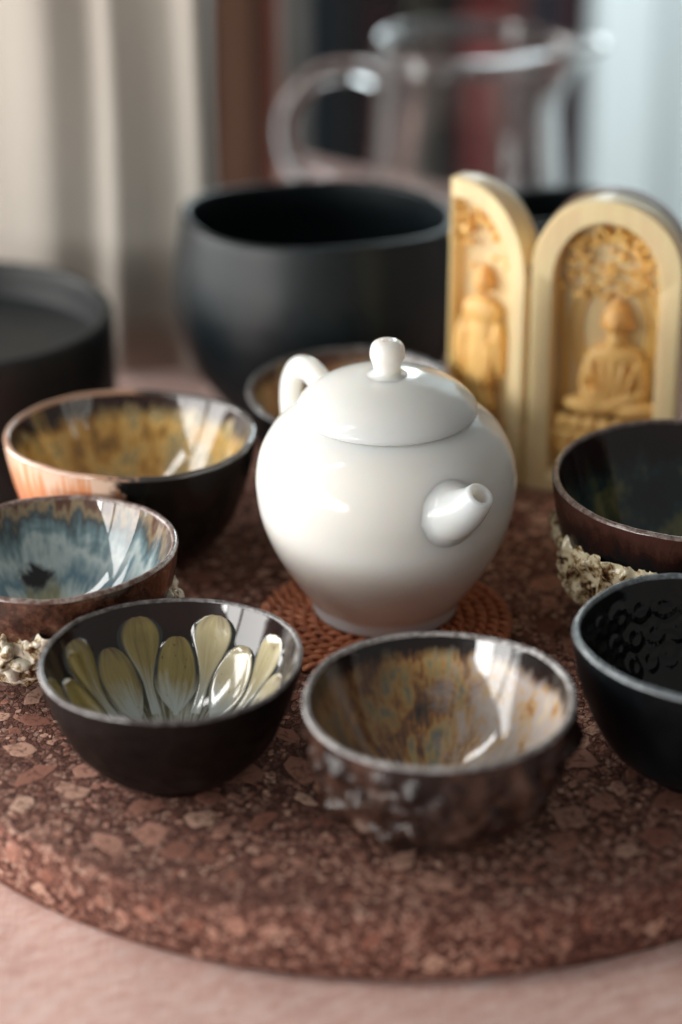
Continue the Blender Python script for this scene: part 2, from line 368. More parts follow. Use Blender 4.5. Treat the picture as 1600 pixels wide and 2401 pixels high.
# ------------------------------------------------------------------ tea cups
def bowl_curve(Rm, h, rf, zf, p, flare=0):
    out = []
    for t in np.linspace(0, 1, 22):
        tm = R(72); th = t * tm
        r = rf + (Rm - rf) * (sin(th) / sin(tm)) ** p; z = zf + (h - zf) * ((1 - cos(th)) / (1 - cos(tm))) ** .92
        out.append((r + flare * t ** 6, z))
    return out
class Cup:
    def __init__(s, name, loc, Rm, h, label, rf=.0165, p=.86, seed=0, wall=.0024, wob=.012, ztilt=(.0, .0), crust=None, rz=0, n=160, cat='tea cup', zf=.0035, flare=0, inner_p=.9, inner_floor=.006):
        s.root = empty(name, loc, rz, label, cat, 'handmade glazed tea cups around the teapot' if cat == 'tea cup' else None)
        s.Rm, s.h = Rm, h; rng = random.Random(seed); ph = [rng.uniform(0, 6.28) for _ in range(5)]
        def dfm(a, r, z, t, cf=0):
            k = max(0, min(1.2, z / h))
            q = 1 + wob * k * (sin(2 * a + ph[0]) + .5 * sin(3 * a + ph[1]) + .07 * sin(7 * a + ph[2]))
            zz = z + k * k * (ztilt[0] * cos(a) + ztilt[1] * sin(a) + .0004 * sin(3 * a + ph[3]) + .00045 * mn.noise((2.6 * cos(a), 2.6 * sin(a), seed * 1.7)) + .00022 * mn.noise((8 * cos(a), 8 * sin(a), seed * 1.7)))
            return r * q, zz
        s.dfm = dfm
        out = bowl_curve(Rm, h - wall * .5, rf, zf, p, flare)
        foot = [(0, .0012), (rf - .004, .0012), (rf - .0032, .0002), (rf - .001, 0), (rf - .0002, .0006), (rf, zf * .75), (rf, zf)]
        s.out = out
        def od(a, r, z, t):
            r2, z2 = dfm(a, r, z, t)
            if crust:
                k = min(1, max(0, (h - .003 - z) / .006)) * min(1, max(0, (z - zf) / .004)); d = crust(a, z) * k
                r2 += d; z2 -= d * .25
            return r2, z2
        s.od = od
        s.body = lathe('outer_wall', cr(out, 70), n, od, raw=True)
        s.foot = lathe('foot_ring', foot, 64, dfm, raw=True)
        ro, zo = out[-1]; ri = ro - wall
        rimp = [(ro + .0000, zo)] + [(ro - wall / 2 + (wall / 2) * cos(t), zo + wall * .5 * sin(t)) for t in np.linspace(.25, pi - .25, 7)] + [(ri, zo)]
        s.rim = lathe('rim', rimp, n, dfm, raw=True)
        inn = []
        for t in np.linspace(1, 0, 26):
            tm = R(60); th = t * tm; inn.append((ri * (sin(th) / sin(tm)) ** inner_p, inner_floor + (zo - inner_floor) * ((1 - cos(th)) / (1 - cos(tm))) ** .95))
        inn[-1] = (0, inner_floor)
        s.inn = cr(inn, 60)
    def build(s, mo, mr, mi, mf=None, inner_dfm=None):
        s.ow = link('outer_wall', s.body, mo, s.root); link('foot_ring', s.foot, mf or mo, s.root); link('rim', s.rim, mr, s.root)
        def idf(a, r, z, t):
            r2, z2 = s.dfm(a, r, z, t)
            if inner_dfm: d = inner_dfm(a, t, r, z); r2 = max(r2 - d * .8, 0); z2 += d * .6
            return r2, z2
        s.iw = link('glazed_interior', lathe('glazed_interior', s.inn, 200, idf, raw=True), mi, s.root)
    def ipt(s, a, t, off=0):
        """point on the inner wall at arc parameter t (0 rim .. 1 centre), lifted off along the normal"""
        P = s.inn; L = np.concatenate([[0], np.cumsum(np.linalg.norm(np.diff(P, axis=0), axis=1))]); L /= L[-1]
        r = np.interp(t, L, P[:, 0]); z = np.interp(t, L, P[:, 1]); r1 = np.interp(min(1, t + .02), L, P[:, 0]); z1 = np.interp(min(1, t + .02), L, P[:, 1])
        tr, tz = r1 - r, z1 - z; l = sqrt(tr * tr + tz * tz) + 1e-9; nr, nz = tz / l, -tr / l
        if nz < 0 and nr > 0: nr, nz = -nr, -nz
        r2, z2 = s.dfm(a, r, z, t); return Vector(((r2 + nr * off) * cos(a), (r2 + nr * off) * sin(a), z2 + nz * off))

def glaze(name, stops, streak=14, amp=.5, second=None, rough=.06, coat=1.0, bumpk=.06, vstretch=1.2, offs=0.0, extra=None, seedv=0.0):
    """run glaze: colours follow depth below the rim, broken up by streaks that run down the wall"""
    m = MT(name); g = m.attr(); s_ = m.sep(g)[2]
    gs = m.add(g, (seedv, seedv * .7, 0))
    st = m.noise(m.mul(gs, (streak, streak, vstretch * 2)), 1, 5, .62); bl = m.noise(m.mul(gs, (2.2, 2.2, 2.5)), 1, 4, .6, .6)
    f = m.math('ADD', m.math('ADD', s_, offs), m.math('ADD', m.math('MULTIPLY', m.math('SUBTRACT', st, .5), amp), m.math('MULTIPLY', m.math('SUBTRACT', bl, .5), amp * 1.1)))
    c = m.ramp(f, stops)
    if second:
        sv = m.noise(m.mul(gs, (streak * 1.7, streak * 1.7, vstretch * 3.0)), 1.0, 5, .7)
        bl2 = m.noise(m.mul(m.add(gs, (7, 3, 1)), (3.0, 3.0, 3)), 1, 3, .6, .8)
        c = m.mix(m.map(m.math('ADD', m.math('MULTIPLY', sv, .55), m.math('MULTIPLY', bl2, .45)), .47, .60, 0, second[1]), c, second[0])
    if extra: c = extra(m, g, c, st)
    m.set(Base_Color=c, Roughness=.3, Specular_IOR_Level=.1, Coat_Weight=coat, Coat_IOR=1.62, Coat_Roughness=.02)
    sp = m.noise(m.co(), 130, 3); m.bump(m.math('ADD', sp, m.math('MULTIPLY', st, .35)), bumpk, .002)
    return m.m
def glaze2(name, lip, lip_end, palette, blotch=2.6, streak=14, k=(.62, .38), seedv=0.0, rough=.05, extra=None, vs_=3.5, well=None):
    """mottled run glaze: a palette broken by blotches and fine runs, under a dark lip that drips downward"""
    m = MT(name); g = m.attr(); s_ = m.sep(g)[2]; gs = m.add(g, (seedv, seedv * .7, seedv * .3))
    fade = m.add(m.mul(g, (1, 1, 0)), (seedv, seedv * .7, 0))
    st = m.noise(m.add(m.mul(fade, (streak, streak, 1)), m.mul(g, (0, 0, vs_))), 1, 5, .68, .2); fine = m.noise(m.add(m.mul(fade, (streak * 3, streak * 3, 1)), m.mul(g, (0, 0, vs_ * 4))), 1, 4, .7)
    bl = m.noise(m.mul(gs, (blotch, blotch, blotch * 1.6)), 1, 4, .58, .35)
    f = m.math('ADD', m.math('MULTIPLY', bl, k[0]), m.math('ADD', m.math('MULTIPLY', st, k[1] * .65), m.math('MULTIPLY', fine, k[1] * .35)))
    c = m.ramp(m.map(f, .36, .64), palette)
    if well: c = m.mix(m.map(m.math('ADD', s_, m.math('MULTIPLY', m.math('SUBTRACT', st, .5), .6)), .62, .92, 0, .8), c, well)
    if extra: c = extra(m, g, c, st)
    e = m.math('ADD', s_, m.math('ADD', m.math('MULTIPLY', m.math('SUBTRACT', st, .5), lip_end * 1.3), m.math('MULTIPLY', m.math('SUBTRACT', bl, .5), lip_end * 1.6)))
    c = m.mix(m.map(e, lip_end * .55, lip_end * 1.15), m.ramp(s_, lip), c)
    m.set(Base_Color=c, Roughness=.3, Specular_IOR_Level=.1, Coat_Weight=1, Coat_IOR=1.62, Coat_Roughness=rough * .5)
    m.bump(m.math('ADD', m.noise(m.co(), 75, 2), m.math('ADD', m.math('MULTIPLY', st, .25), m.math('MULTIPLY', m.noise(m.co(), 600, 2), .04))), .16, .002); return m.m
def stoneware(name, c0, c1, rough=.5, metal=.0, coat=.3, scale=140, bumpk=.35, c2=None, spec=.22):
    m = MT(name); v = m.co(); a = m.noise(v, scale, 5, .6); b = m.noise(v, scale * .22, 3)
    c = m.mix(m.map(m.math('ADD', m.math('MULTIPLY', a, .5), m.math('MULTIPLY', b, .5)), .38, .62), c0, c1)
    if c2: c = m.mix(m.map(m.noise(v, scale * .5, 4, .6, .5), .56, .66), c, c2)
    m.set(Base_Color=c, Roughness=m.map(a, .3, .7, rough * .8, rough * 1.25), Metallic=metal, Coat_Weight=coat, Coat_Roughness=.12, Specular_IOR_Level=spec)
    m.bump(m.math('ADD', m.noise(v, 900, 3, .6), m.math('MULTIPLY', m.noise(v, 130, 3), 2.2)), bumpk, .0005); return m.m
def pitted_rim(name, c0, c1, rough=.28):
    m = MT(name); v = m.co(); a = m.noise(v, 420, 4, .65)
    m.set(Base_Color=m.mix(m.map(a, .40, .62), c0, c1), Roughness=rough, Coat_Weight=.7, Coat_Roughness=.1); m.bump(a, .45, .0007); return m.m

# --- front left: petal cup
def petal_cup():
    c = Cup('tea_cup', (-.0494, .6160, .0003), .0386, .0393, 'dark tea cup with cream flower petals inlaid inside, front left', seed=2, wob=.010, ztilt=(.0006, -.0003), rf=.0150, p=.98, wall=.0017, crust=lambda a, z: .0007 * mn.noise((cos(a) * 2.2, sin(a) * 2.2, z * 70)) + .0003 * mn.noise((cos(a) * 6, sin(a) * 6, z * 260)))
    mo = stoneware('petal_cup_shell', (.0015, .002, .0025), (.009, .005, .0037), .42, 0, .0, 160, .6, spec=.17)
    mr = pitted_rim('petal_cup_rim', (.05, .035, .034), (.24, .23, .23))
    def ex(m, g, c_, st):
        # milky glaze pooling in the well, drawn out in streaks
        s_ = m.sep(g)[2]; f = m.math('ADD', s_, m.math('MULTIPLY', m.math('SUBTRACT', m.noise(m.mul(g, (13, 13, 2)), 1, 6, .75, .5), .5), 2.0))
        return m.mix(m.math('MULTIPLY', m.map(f, .50, .95, 0, .95), m.map(s_, .38, .62)), c_, (.60, .64, .61))
    mi = glaze('petal_cup_glaze', [(.0, (.011, .0035, .002)), (.10, (.022, .006, .003)), (.24, (.006, .003, .0012)), (.34, (.002, .0025, .002)), (.52, (.020, .016, .006)), (.70, (.09, .085, .035)), (1, (.22, .22, .13))], 16, .30, extra=ex, rough=.05, bumpk=.03)
    # grooves round the petals come from the petals standing proud of a dark ground
    c.build(mo, mr, mi)
    def petal_mat(k, tone):
        m = MT('petal_glaze'); g = m.attr(); x, y, t = m.sep(g)
        st = m.noise(m.mul(m.add(g, (k * 1.7, k * .9, 0)), (2.2, 2.2, .7)), 1.4, 6, .65, .3)
        base = m.mix(m.map(st, .35, .62), (.22, .165, .035) if tone else (.58, .49, .26), (.42, .33, .095) if tone else (.76, .68, .46))
        f = m.math('ADD', t, m.math('MULTIPLY', m.math('SUBTRACT', st, .5), 1.3))
        milky = m.map(f, .48, .85, 0, .8)
        cc = m.mix(milky, base, (.50, .60, .65))
        br = m.map(m.math('ADD', t, m.math('MULTIPLY', m.noise(m.mul(m.add(g, (k * 3.1, 2, 0)), (3, 3, 1.0)), 1, 4), .55)), .22, .42, .97 if k % 3 == 0 else .75, 0)
        cc = m.mix(br, cc, (.10, .045, .02))
        sp = m.map(m.noise(m.mul(m.add(g, (k, 5, 0)), (8, 8, 14)), 1, 2), .70, .74); cc = m.mix(sp, cc, (.12, .05, .02))
        ae = m.math('ABSOLUTE', x); ol = m.map(m.math('ADD', ae, m.math('MULTIPLY', m.math('SUBTRACT', st, .5), .12)), .56, .64); cc = m.mix(m.math('MULTIPLY', ol, m.map(t, .75, .45)), cc, (.012, .018, .014))
        m.set(Base_Color=cc, Roughness=.2, Coat_Weight=1, Coat_IOR=1.7, Coat_Roughness=.02); m.bump(m.noise(m.co(), 200, 3), .14, .0012); return m.m
    def petal(a0, t0, t1, wmax, k, tone, oval=False):
        V, A, Fs = [], [], []; nt, nw = 26, 13
        for i in range(nt + 1):
            q = i / nt; t = t0 + (t1 - t0) * q
            wd = wmax * (sqrt(max(0, 1 - (1 - q / .20) ** 2)) if q < .20 else .22 + .78 * (.5 + .5 * cos(min(1, (q - .20) / .55) * pi))) + 1e-5
            if oval: wd = wmax * (sqrt(max(0, 1 - (1 - q / .34) ** 2)) if q < .34 else max(.12, (1 - ((q - .34) / .66) ** 2.6))) + 1e-5
            r_here = max(.004, np.linalg.norm(c.ipt(0, t).xy))
            for j in range(nw):
                e = -1 + 2 * j / (nw - 1); edge = min(1, (1 - abs(e)) * 3.2) * min(1, q * 9) ; edge = sqrt(max(0, edge))
                off = -.0003 + .00115 * edge * (1 - .65 * q) - .0001 * cos(e * 2) * edge
                a = a0 + e * wd / r_here * (1 + .06 * sin(q * 7 + k))
                V.append(c.ipt(a, t, off)); A.append((e * .8 + 0, k * .37, q))
        for i in range(nt):
            for j in range(nw - 1):
                b = i * nw + j; Fs.append((b, b + 1, b + nw + 1, b + nw))
        link('petal_inlay', mesh('petal_inlay', V, Fs, A), petal_mat(k, tone), c.root)
    for k in range(9):
        au = R(90 + 21 - 40 * k); al = R(90 + 1 - 40 * k)
        petal(au, .058, .66, .0074, k, cos(au) < -.1); petal(al, .195, .68, .0075, k + 10, cos(al) < .2, True)
petal_cup()

# --- front centre: crusted brown cup
def crusted_cup():
    def crust(a, z):
        x, y, q = cos(a) * 3.2, sin(a) * 3.2, z * 110
        side = .75 + .25 * max(0, cos(a - R(205)))
        d = .0016 * abs(mn.noise((x, y, q))) * 2 + .0010 * mn.noise((x * 2.7, y * 2.7, q * 2.4 + 4)) + .0004 * mn.noise((x * 7, y * 7, q * 7))
        return d * side * 2.1
    c = Cup('tea_cup', (.0272, .5880, .0003), .0378, .0420, 'brown tea cup with crusty lumpy outside and amber and blue inside, front centre', seed=7, wob=.016, ztilt=(.0012, .0014), crust=crust, n=240, rf=.0158, p=.86, wall=.0021)
    mo = MT('crusted_shell'); v = mo.co(); a = mo.noise(v, 70, 5, .6, .5); b = mo.noise(v, 210, 4, .6)
    cc = mo.ramp(mo.math('ADD', mo.math('MULTIPLY', a, .65), mo.math('MULTIPLY', b, .35)), [(.32, (.006, .004, .0035)), (.46, (.020, .010, .008)), (.56, (.060, .030, .021)), (.66, (.13, .072, .05)), (.78, (.26, .17, .13))])
    mo.set(Base_Color=cc, Roughness=.22, Specular_IOR_Level=.4); mo.bump(mo.math('ADD', b, mo.noise(v, 700, 3)), .35, .0008)
    mr = pitted_rim('crusted_rim', (.13, .11, .105), (.42, .40, .39))
    def ex(m, g, c_, st):
        # a clouded cream and lavender bloom on the right wall
        x, y, s_ = m.sep(g); bl = m.noise(m.mul(g, (3.2, 3.2, 5)), 1, 5, .65, .7)
        f = m.map(m.math('ADD', m.math('MULTIPLY', x, .60), m.math('MULTIPLY', bl, 1.1)), .55, .90, 0, .92)
        c2 = m.ramp(m.noise(m.mul(m.add(g, (3, 1, 2)), (5, 5, 6)), 1, 5, .7, .4), [(.34, (.42, .20, .07)), (.44, (.66, .47, .28)), (.54, (.58, .54, .55)), (.66, (.74, .62, .46))])
        fl = m.map(m.math('ADD', m.math('MULTIPLY', x, -.55), m.math('ADD', m.math('MULTIPLY', bl, .9), m.math('MULTIPLY', s_, -.35))), .38, .85, 0, .75)
        return m.mix(f, m.mix(fl, c_, (.075, .038, .024)), c2)
    mi = glaze2('crusted_cup_glaze', [(0, (.003, .0022, .002)), (.08, (.016, .006, .004)), (.20, (.13, .036, .010))], .11,
        [(.0, (.045, .032, .03)), (.22, (.13, .085, .06)), (.36, (.30, .13, .045)), (.5, (.62, .36, .12)), (.62, (.46, .38, .18)), (.74, (.26, .25, .19)), (.86, (.20, .21, .24)), (1, (.60, .52, .36))], 2.0, 14, k=(.58, .42), seedv=3, extra=ex, well=(.40, .40, .22))
    c.build(mo.m, mr, mi, stoneware('crusted_foot', (.006, .008, .010), (.016, .018, .02), .4, 0, .1))
crusted_cup()

# --- front right: blue-black cup with pressed pattern
def pressed_cup():
    c = Cup('tea_cup', (.1060, .6180, .0003), .0388, .0455, 'blue-black tea cup with dark pressed ring pattern inside, nearest at the right edge', seed=11, wob=.010, ztilt=(-.0008, .0004), rf=.0160, p=.92, crust=lambda a, z: .0006 * mn.noise((cos(a) * 2 + 5, sin(a) * 2, z * 80)))
    mo = stoneware('blueblack_shell', (.001, .002, .0028), (.0035, .0065, .0085), .42, 0, .0, 90, .3, spec=.20)
    mr = pitted_rim('blueblack_rim', (.08, .095, .105), (.22, .25, .27))
    m = MT('pressed_black_glaze'); g = m.attr(); x, y, s_ = m.sep(g)
    q = m.mul(g, (3.4, 3.4, 7.0)); d = m.vor(q, 1.0, 'Distance', 'F1', .75)
    rings = m.math('SINE', m.math('MULTIPLY', d, 17)); band = m.math('MULTIPLY', m.map(s_, .08, .14), m.map(s_, .45, .34))
    cc = m.mix(m.map(m.noise(m.mul(g, (7, 7, 3)), 1, 5), .45, .7), (.0015, .0015, .0015), (.008, .005, .004))
    m.set(Base_Color=cc, Roughness=.3, Specular_IOR_Level=.1, Coat_Weight=1, Coat_IOR=1.5, Coat_Roughness=.05); m.bump(m.math('MULTIPLY', rings, band), .55, .0012)
    def emboss(a, t, r, z):
        if not .07 < t < .48: return 0
        row = (t - .07) / .135; n_ = int(row); fr = row - n_; cell = 2 * pi / 26; u = ((a / cell + .5 * (n_ % 2)) % 1.0)
        dd = sqrt((u - .5) ** 2 + (fr - .5) ** 2)
        return .00055 * exp(-((dd - .32) / .09) ** 2) + .0004 * exp(-(dd / .10) ** 2)
    c.build(mo, mr, m.m, inner_dfm=emboss)
pressed_cup()

# --- flower relief used on two cups
def relief_mat(name, pale, seedv):
    m = MT(name); v = m.co(); a = m.noise(m.add(v, (seedv, 0, 0)), 150, 5, .65, .6); b = m.noise(v, 420, 3)
    c = m.ramp(m.math('ADD', m.math('MULTIPLY', a, .7), m.math('MULTIPLY', b, .3)), [(.36, (.008, .005, .004)), (.42, (.085, .036, .013)), (.465, (.34, .25, .13)), (.515, pale), (.8, tuple(min(1, p * 1.15) for p in pale))])
    m.set(Base_Color=c, Roughness=.14, Specular_IOR_Level=.45); m.bump(b, .2, .0008); return m.m
def add_relief(c, mat, rng, n=9, zc=.021, size=.0062):
    prof = np.array(c.out)
    for k in range(n):
        a0 = 2 * pi * k / n + rng.uniform(-.12, .12); z0 = zc + rng.uniform(-.003, .003); items = []
        def pt(a, z, off):
            r = np.interp(z, prof[:, 1], prof[:, 0]) * 1.004 + .0004; return Vector(((r + off) * cos(a), (r + off) * sin(a), z - off * .4))
        r0 = np.interp(z0, prof[:, 1], prof[:, 0])
        def put(du, dz, rad, rot, off):
            p = pt(a0 + du / r0, z0 + dz, off); items.append((p, rad, (0, 0, 0), a0 + du / r0, rot))
        for j in range(6):
            th = 2 * pi * j / 6 + rng.uniform(-.2, .2); put(size * .62 * cos(th), size * .55 * sin(th), (.0026, size * .42, size * .26), th, .0018)
        put(0, 0, (.0030, .0020, .0020), 0, .0026)
        for j in range(10):
            put(rng.uniform(-1.9, 1.9) * size, rng.uniform(-.9, .9) * size, (.0016, rng.uniform(.0024, .0048), rng.uniform(.0012, .0020)), rng.uniform(-.9, .9), .0006)
        bm = bmesh.new()
        for p, rad, _, aa, rot in items:
            sl = (np.interp(p.z + .002, prof[:, 1], prof[:, 0]) - np.interp(p.z - .002, prof[:, 1], prof[:, 0])) / .004
            M = Matrix.Translation(p) @ Matrix.Rotation(aa, 4, 'Z') @ Matrix.Rotation(math.atan(sl), 4, 'Y') @ Matrix.Rotation(rot, 4, 'X') @ Matrix.Diagonal((*rad, 1))
            bmesh.ops.create_icosphere(bm, subdivisions=2, radius=1, matrix=M)
        me = bpy.data.meshes.new('flower_relief'); bm.to_mesh(me); bm.free(); o = link('flower_relief', me, mat, c.root)
        md = o.modifiers.new('fuse', 'REMESH'); md.mode = 'VOXEL'; md.voxel_size = .00042; md.use_smooth_shade = True
        sm = o.modifiers.new('soften', 'SMOOTH'); sm.iterations = 8; sm.factor = .5

def add_crust(c, mat, seed, z0, z1, thick):
    """broad applied band of clay, ragged at both edges, ridged and pitted"""
    prof = np.array(c.out); n, m_ = 420, 46; V, Fs = [], []
    for j in range(m_ + 1):
        for i in range(n):
            a = 2 * pi * i / n; x, y = cos(a), sin(a); q = j / m_; z = z0 + (z1 - z0) * q
            w1 = .30 * mn.noise((x * 2.4 + seed, y * 2.4, 1)) + .22 * mn.noise((x * 7 + seed, y * 7, 2)) + .12 * mn.noise((x * 17, y * 17 + seed, 3))
            d = min(q + .02 + w1 * .6, 1.0 - q + w1); k = max(0, min(1, d / .16)); k = k * k * (3 - 2 * k)
            p = (x * 4.6 + seed, y * 4.6, z * 125); rg = 1 - abs(mn.noise(p)) * 2.2; r2 = 1 - abs(mn.noise((p[0] * 2.3, p[1] * 2.3, p[2] * 2.1 + 5))) * 2
            off = -.0009 + k * (.0012 + thick * (.75 * max(0, rg) + .25 * max(0, r2)))
            r = np.interp(z, prof[:, 1], prof[:, 0]); sl = (np.interp(z + .002, prof[:, 1], prof[:, 0]) - np.interp(z - .002, prof[:, 1], prof[:, 0])) / .004; l = sqrt(1 + sl * sl)
            r_, z_ = c.dfm(a, r + off / l, z - off * sl / l, 0); V.append((r_ * x, r_ * y, z_))
    for j in range(m_):
        for i in range(n): i2 = (i + 1) % n; Fs.append((j * n + i, j * n + i2, (j + 1) * n + i2, (j + 1) * n + i))
    o = link('relief_crust', mesh('relief_crust', V, Fs), mat, c.root); sm = o.modifiers.new('soften', 'SMOOTH'); sm.iterations = 3; sm.factor = .5
# --- right, behind: cup with cream flower relief outside, dark inside
def relief_cup_right():
    c = Cup('tea_cup', (.1135, .7135, .0003), .0450, .0525, 'dark tea cup with cream raised flowers outside and mossy dark inside, before the shrine', seed=15, wob=.011, ztilt=(-.0004, .0012), rf=.0180, p=.66, wall=.0023)
    m = MT('brown_black_shell'); v = m.co(); z = m.sep(v)[2]; a = m.noise(m.mul(v, (1, 1, .5)), 160, 5, .65)
    f = m.math('ADD', m.math('MULTIPLY', z, 20), m.math('MULTIPLY', m.math('SUBTRACT', a, .5), .45))
    cc = m.ramp(f, [(.2, (.02, .012, .008)), (.55, (.006, .005, .005)), (.76, (.005, .006, .007)), (.86, (.020, .008, .006)), (.98, (.060, .024, .018))])
    m.set(Base_Color=cc, Roughness=.18, Specular_IOR_Level=.4); m.bump(m.noise(v, 500, 4, .6), .35, .0007)
    mi = glaze2('moss_glaze', [(0, (.014, .004, .003)), (.3, (.007, .0025, .002))], .20,
        [(.0, (.008, .012, .014)), (.35, (.010, .020, .024)), (.5, (.014, .045, .05)), (.64, (.10, .11, .045)), (.8, (.20, .19, .085)), (1, (.05, .04, .03))], 2.2, 6, seedv=6, rough=.07)
    c.build(m.m, pitted_rim('relief_rim_a', (.10, .055, .045), (.30, .24, .21)), mi)
    rm = relief_mat('cream_relief', (.70, .62, .43), 1.0); add_crust(c, rm, 3.0, .008, .0385, .0030); add_relief(c, rm, random.Random(4), 7, .0250, .0088)
relief_cup_right()

# --- left: blue glazed cup with relief outside
def relief_cup_blue():
    c = Cup('tea_cup', (-.0905, .6830, .0003), .0392, .0425, 'tea cup with milky blue interior and raised flowers outside, cropped at left edge', seed=21, wob=.010, ztilt=(.0008, -.0006), rf=.0165, p=.68, wall=.0022)
    m = MT('rust_shell'); v = m.co(); a = m.noise(v, 130, 5, .65); b = m.noise(v, 500, 3)
    cc = m.ramp(m.math('ADD', m.math('MULTIPLY', a, .7), m.math('MULTIPLY', b, .3)), [(.35, (.012, .007, .005)), (.48, (.050, .020, .012)), (.58, (.13, .055, .032)), (.72, (.26, .17, .11))])
    m.set(Base_Color=cc, Roughness=.22, Coat_Weight=.7, Coat_Roughness=.08); m.bump(b, .4, .0008)
    def ex(m, g, c_, st):
        d = m.n('VectorMath', operation='DISTANCE', i_0=m.mul(g, (1, 1, 2.6)), i_1=(cos(R(112)), sin(R(112)), .46 * 2.6)).outputs['Value']
        d = m.math('ADD', d, m.math('MULTIPLY', m.math('SUBTRACT', m.noise(m.mul(g, (3.2, 3.2, 5)), 1, 5, .65, .8), .5), .62))
        d2 = m.n('VectorMath', operation='DISTANCE', i_0=m.mul(g, (1, 1, 2.0)), i_1=(.7 * cos(R(112)), .9 * sin(R(112)), 1.36)).outputs['Value']
        d2 = m.math('ADD', d2, m.math('MULTIPLY', m.math('SUBTRACT', st, .5), .7)); c2 = m.mix(m.map(d2, .48, .22, 0, .8), c_, (.34, .28, .11)); return m.mix(m.map(d, .26, .16), c2, (.006, .007, .008))
    mi = glaze('milky_blue_glaze', [(.0, (.10, .045, .03)), (.06, (.30, .22, .13)), (.13, (.06, .075, .08)), (.24, (.20, .30, .33)), (.34, (.58, .66, .65)), (.50, (.13, .25, .32)), (.60, (.56, .65, .64)), (.8, (.70, .75, .70)), (1, (.50, .54, .46))], 9, .5, rough=.04, extra=ex, seedv=2)
    c.build(m.m, pitted_rim('relief_rim_b', (.12, .055, .04), (.36, .30, .27)), mi)
    rm = relief_mat('white_relief', (.72, .68, .57), 2.0); add_crust(c, rm, 8.0, .007, .0310, .0028); add_relief(c, rm, random.Random(9), 7, .0200, .0082)
relief_cup_blue()

# --- back left: half orange, half black cup, honey inside
def honey_cup():
    c = Cup('tea_cup', (-.0725, .7640, .0003), .0432, .0463, 'tea cup half orange and half black outside with honey yellow inside, back left', seed=25, wob=.012, ztilt=(.0, -.0016), rf=.0170, p=.72, wall=.0024)
    m = MT('orange_black_shell'); v = m.co(); g = m.attr(); x, y, s_ = m.sep(g); z = m.sep(v)[2]
    nz = m.noise(v, 110, 4, .6); stv = m.noise(m.mul(g, (16, 16, 1.5)), 1, 4)
    drip = m.math('ADD', m.math('MULTIPLY', s_, 1.0), m.math('MULTIPLY', m.math('SUBTRACT', stv, .5), .75))
    org = m.ramp(drip, [(.15, (.24, .055, .02)), (.45, (.50, .11, .035)), (.70, (.64, .19, .07)), (.88, (.72, .34, .18)), (.98, (.80, .56, .42))])
    side = m.map(m.math('ADD', m.math('ADD', x, m.math('MULTIPLY', s_, .55)), m.math('MULTIPLY', m.math('SUBTRACT', nz, .5), .5)), .44, .52)
    cc = m.mix(side, org, m.mix(nz, (.003, .004, .0045), (.012, .011, .009)))
    m.set(Base_Color=cc, Roughness=.2, Specular_IOR_Level=.4); m.bump(nz, .2, .001)
    mr = MT('orange_black_rim'); v2 = mr.co(); x2 = mr.sep(v2)[0]; n2 = mr.noise(v2, 160, 3)
    mr.set(Base_Color=mr.mix(mr.map(mr.math('ADD', mr.math('MULTIPLY', x2, 23), mr.math('SUBTRACT', n2, .5)), -.06, .12), (.52, .30, .20), (.05, .045, .042)), Roughness=.18, Coat_Weight=.9); mr.bump(n2, .3, .001)
    mi = glaze2('honey_glaze', [(0, (.03, .010, .006)), (.12, (.018, .008, .006)), (.26, (.14, .05, .015))], .15,
        [(.0, (.09, .07, .04)), (.2, (.30, .17, .05)), (.4, (.62, .35, .08)), (.55, (.78, .54, .20)), (.68, (.30, .25, .12)), (.82, (.70, .54, .28)), (1, (.85, .74, .50))], 2.2, 13, seedv=9)
    c.build(m.m, mr.m, mi)
honey_cup()

# --- rear: cup behind the teapot
def rear_cup():
    c = Cup('tea_cup', (.0041, .8170, .0003), .0388, .0405, 'dark rimmed tea cup with amber and green inside, half hidden behind the teapot', seed=31, wob=.008, ztilt=(.0, .0016), rf=.0165, p=.76)
    mi = glaze2('amber_green_glaze', [(0, (.06, .03, .02)), (.2, (.20, .08, .04))], .10,
        [(.0, (.05, .06, .03)), (.25, (.22, .20, .08)), (.45, (.45, .22, .10)), (.6, (.56, .36, .20)), (.8, (.10, .11, .05)), (1, (.42, .36, .16))], 2.8, 12, seedv=13)
    c.build(stoneware('rear_shell', (.004, .0045, .005), (.014, .010, .009), .5, 0, .0), pitted_rim('rear_rim', (.05, .045, .045), (.2, .2, .2)), mi)
rear_cup()

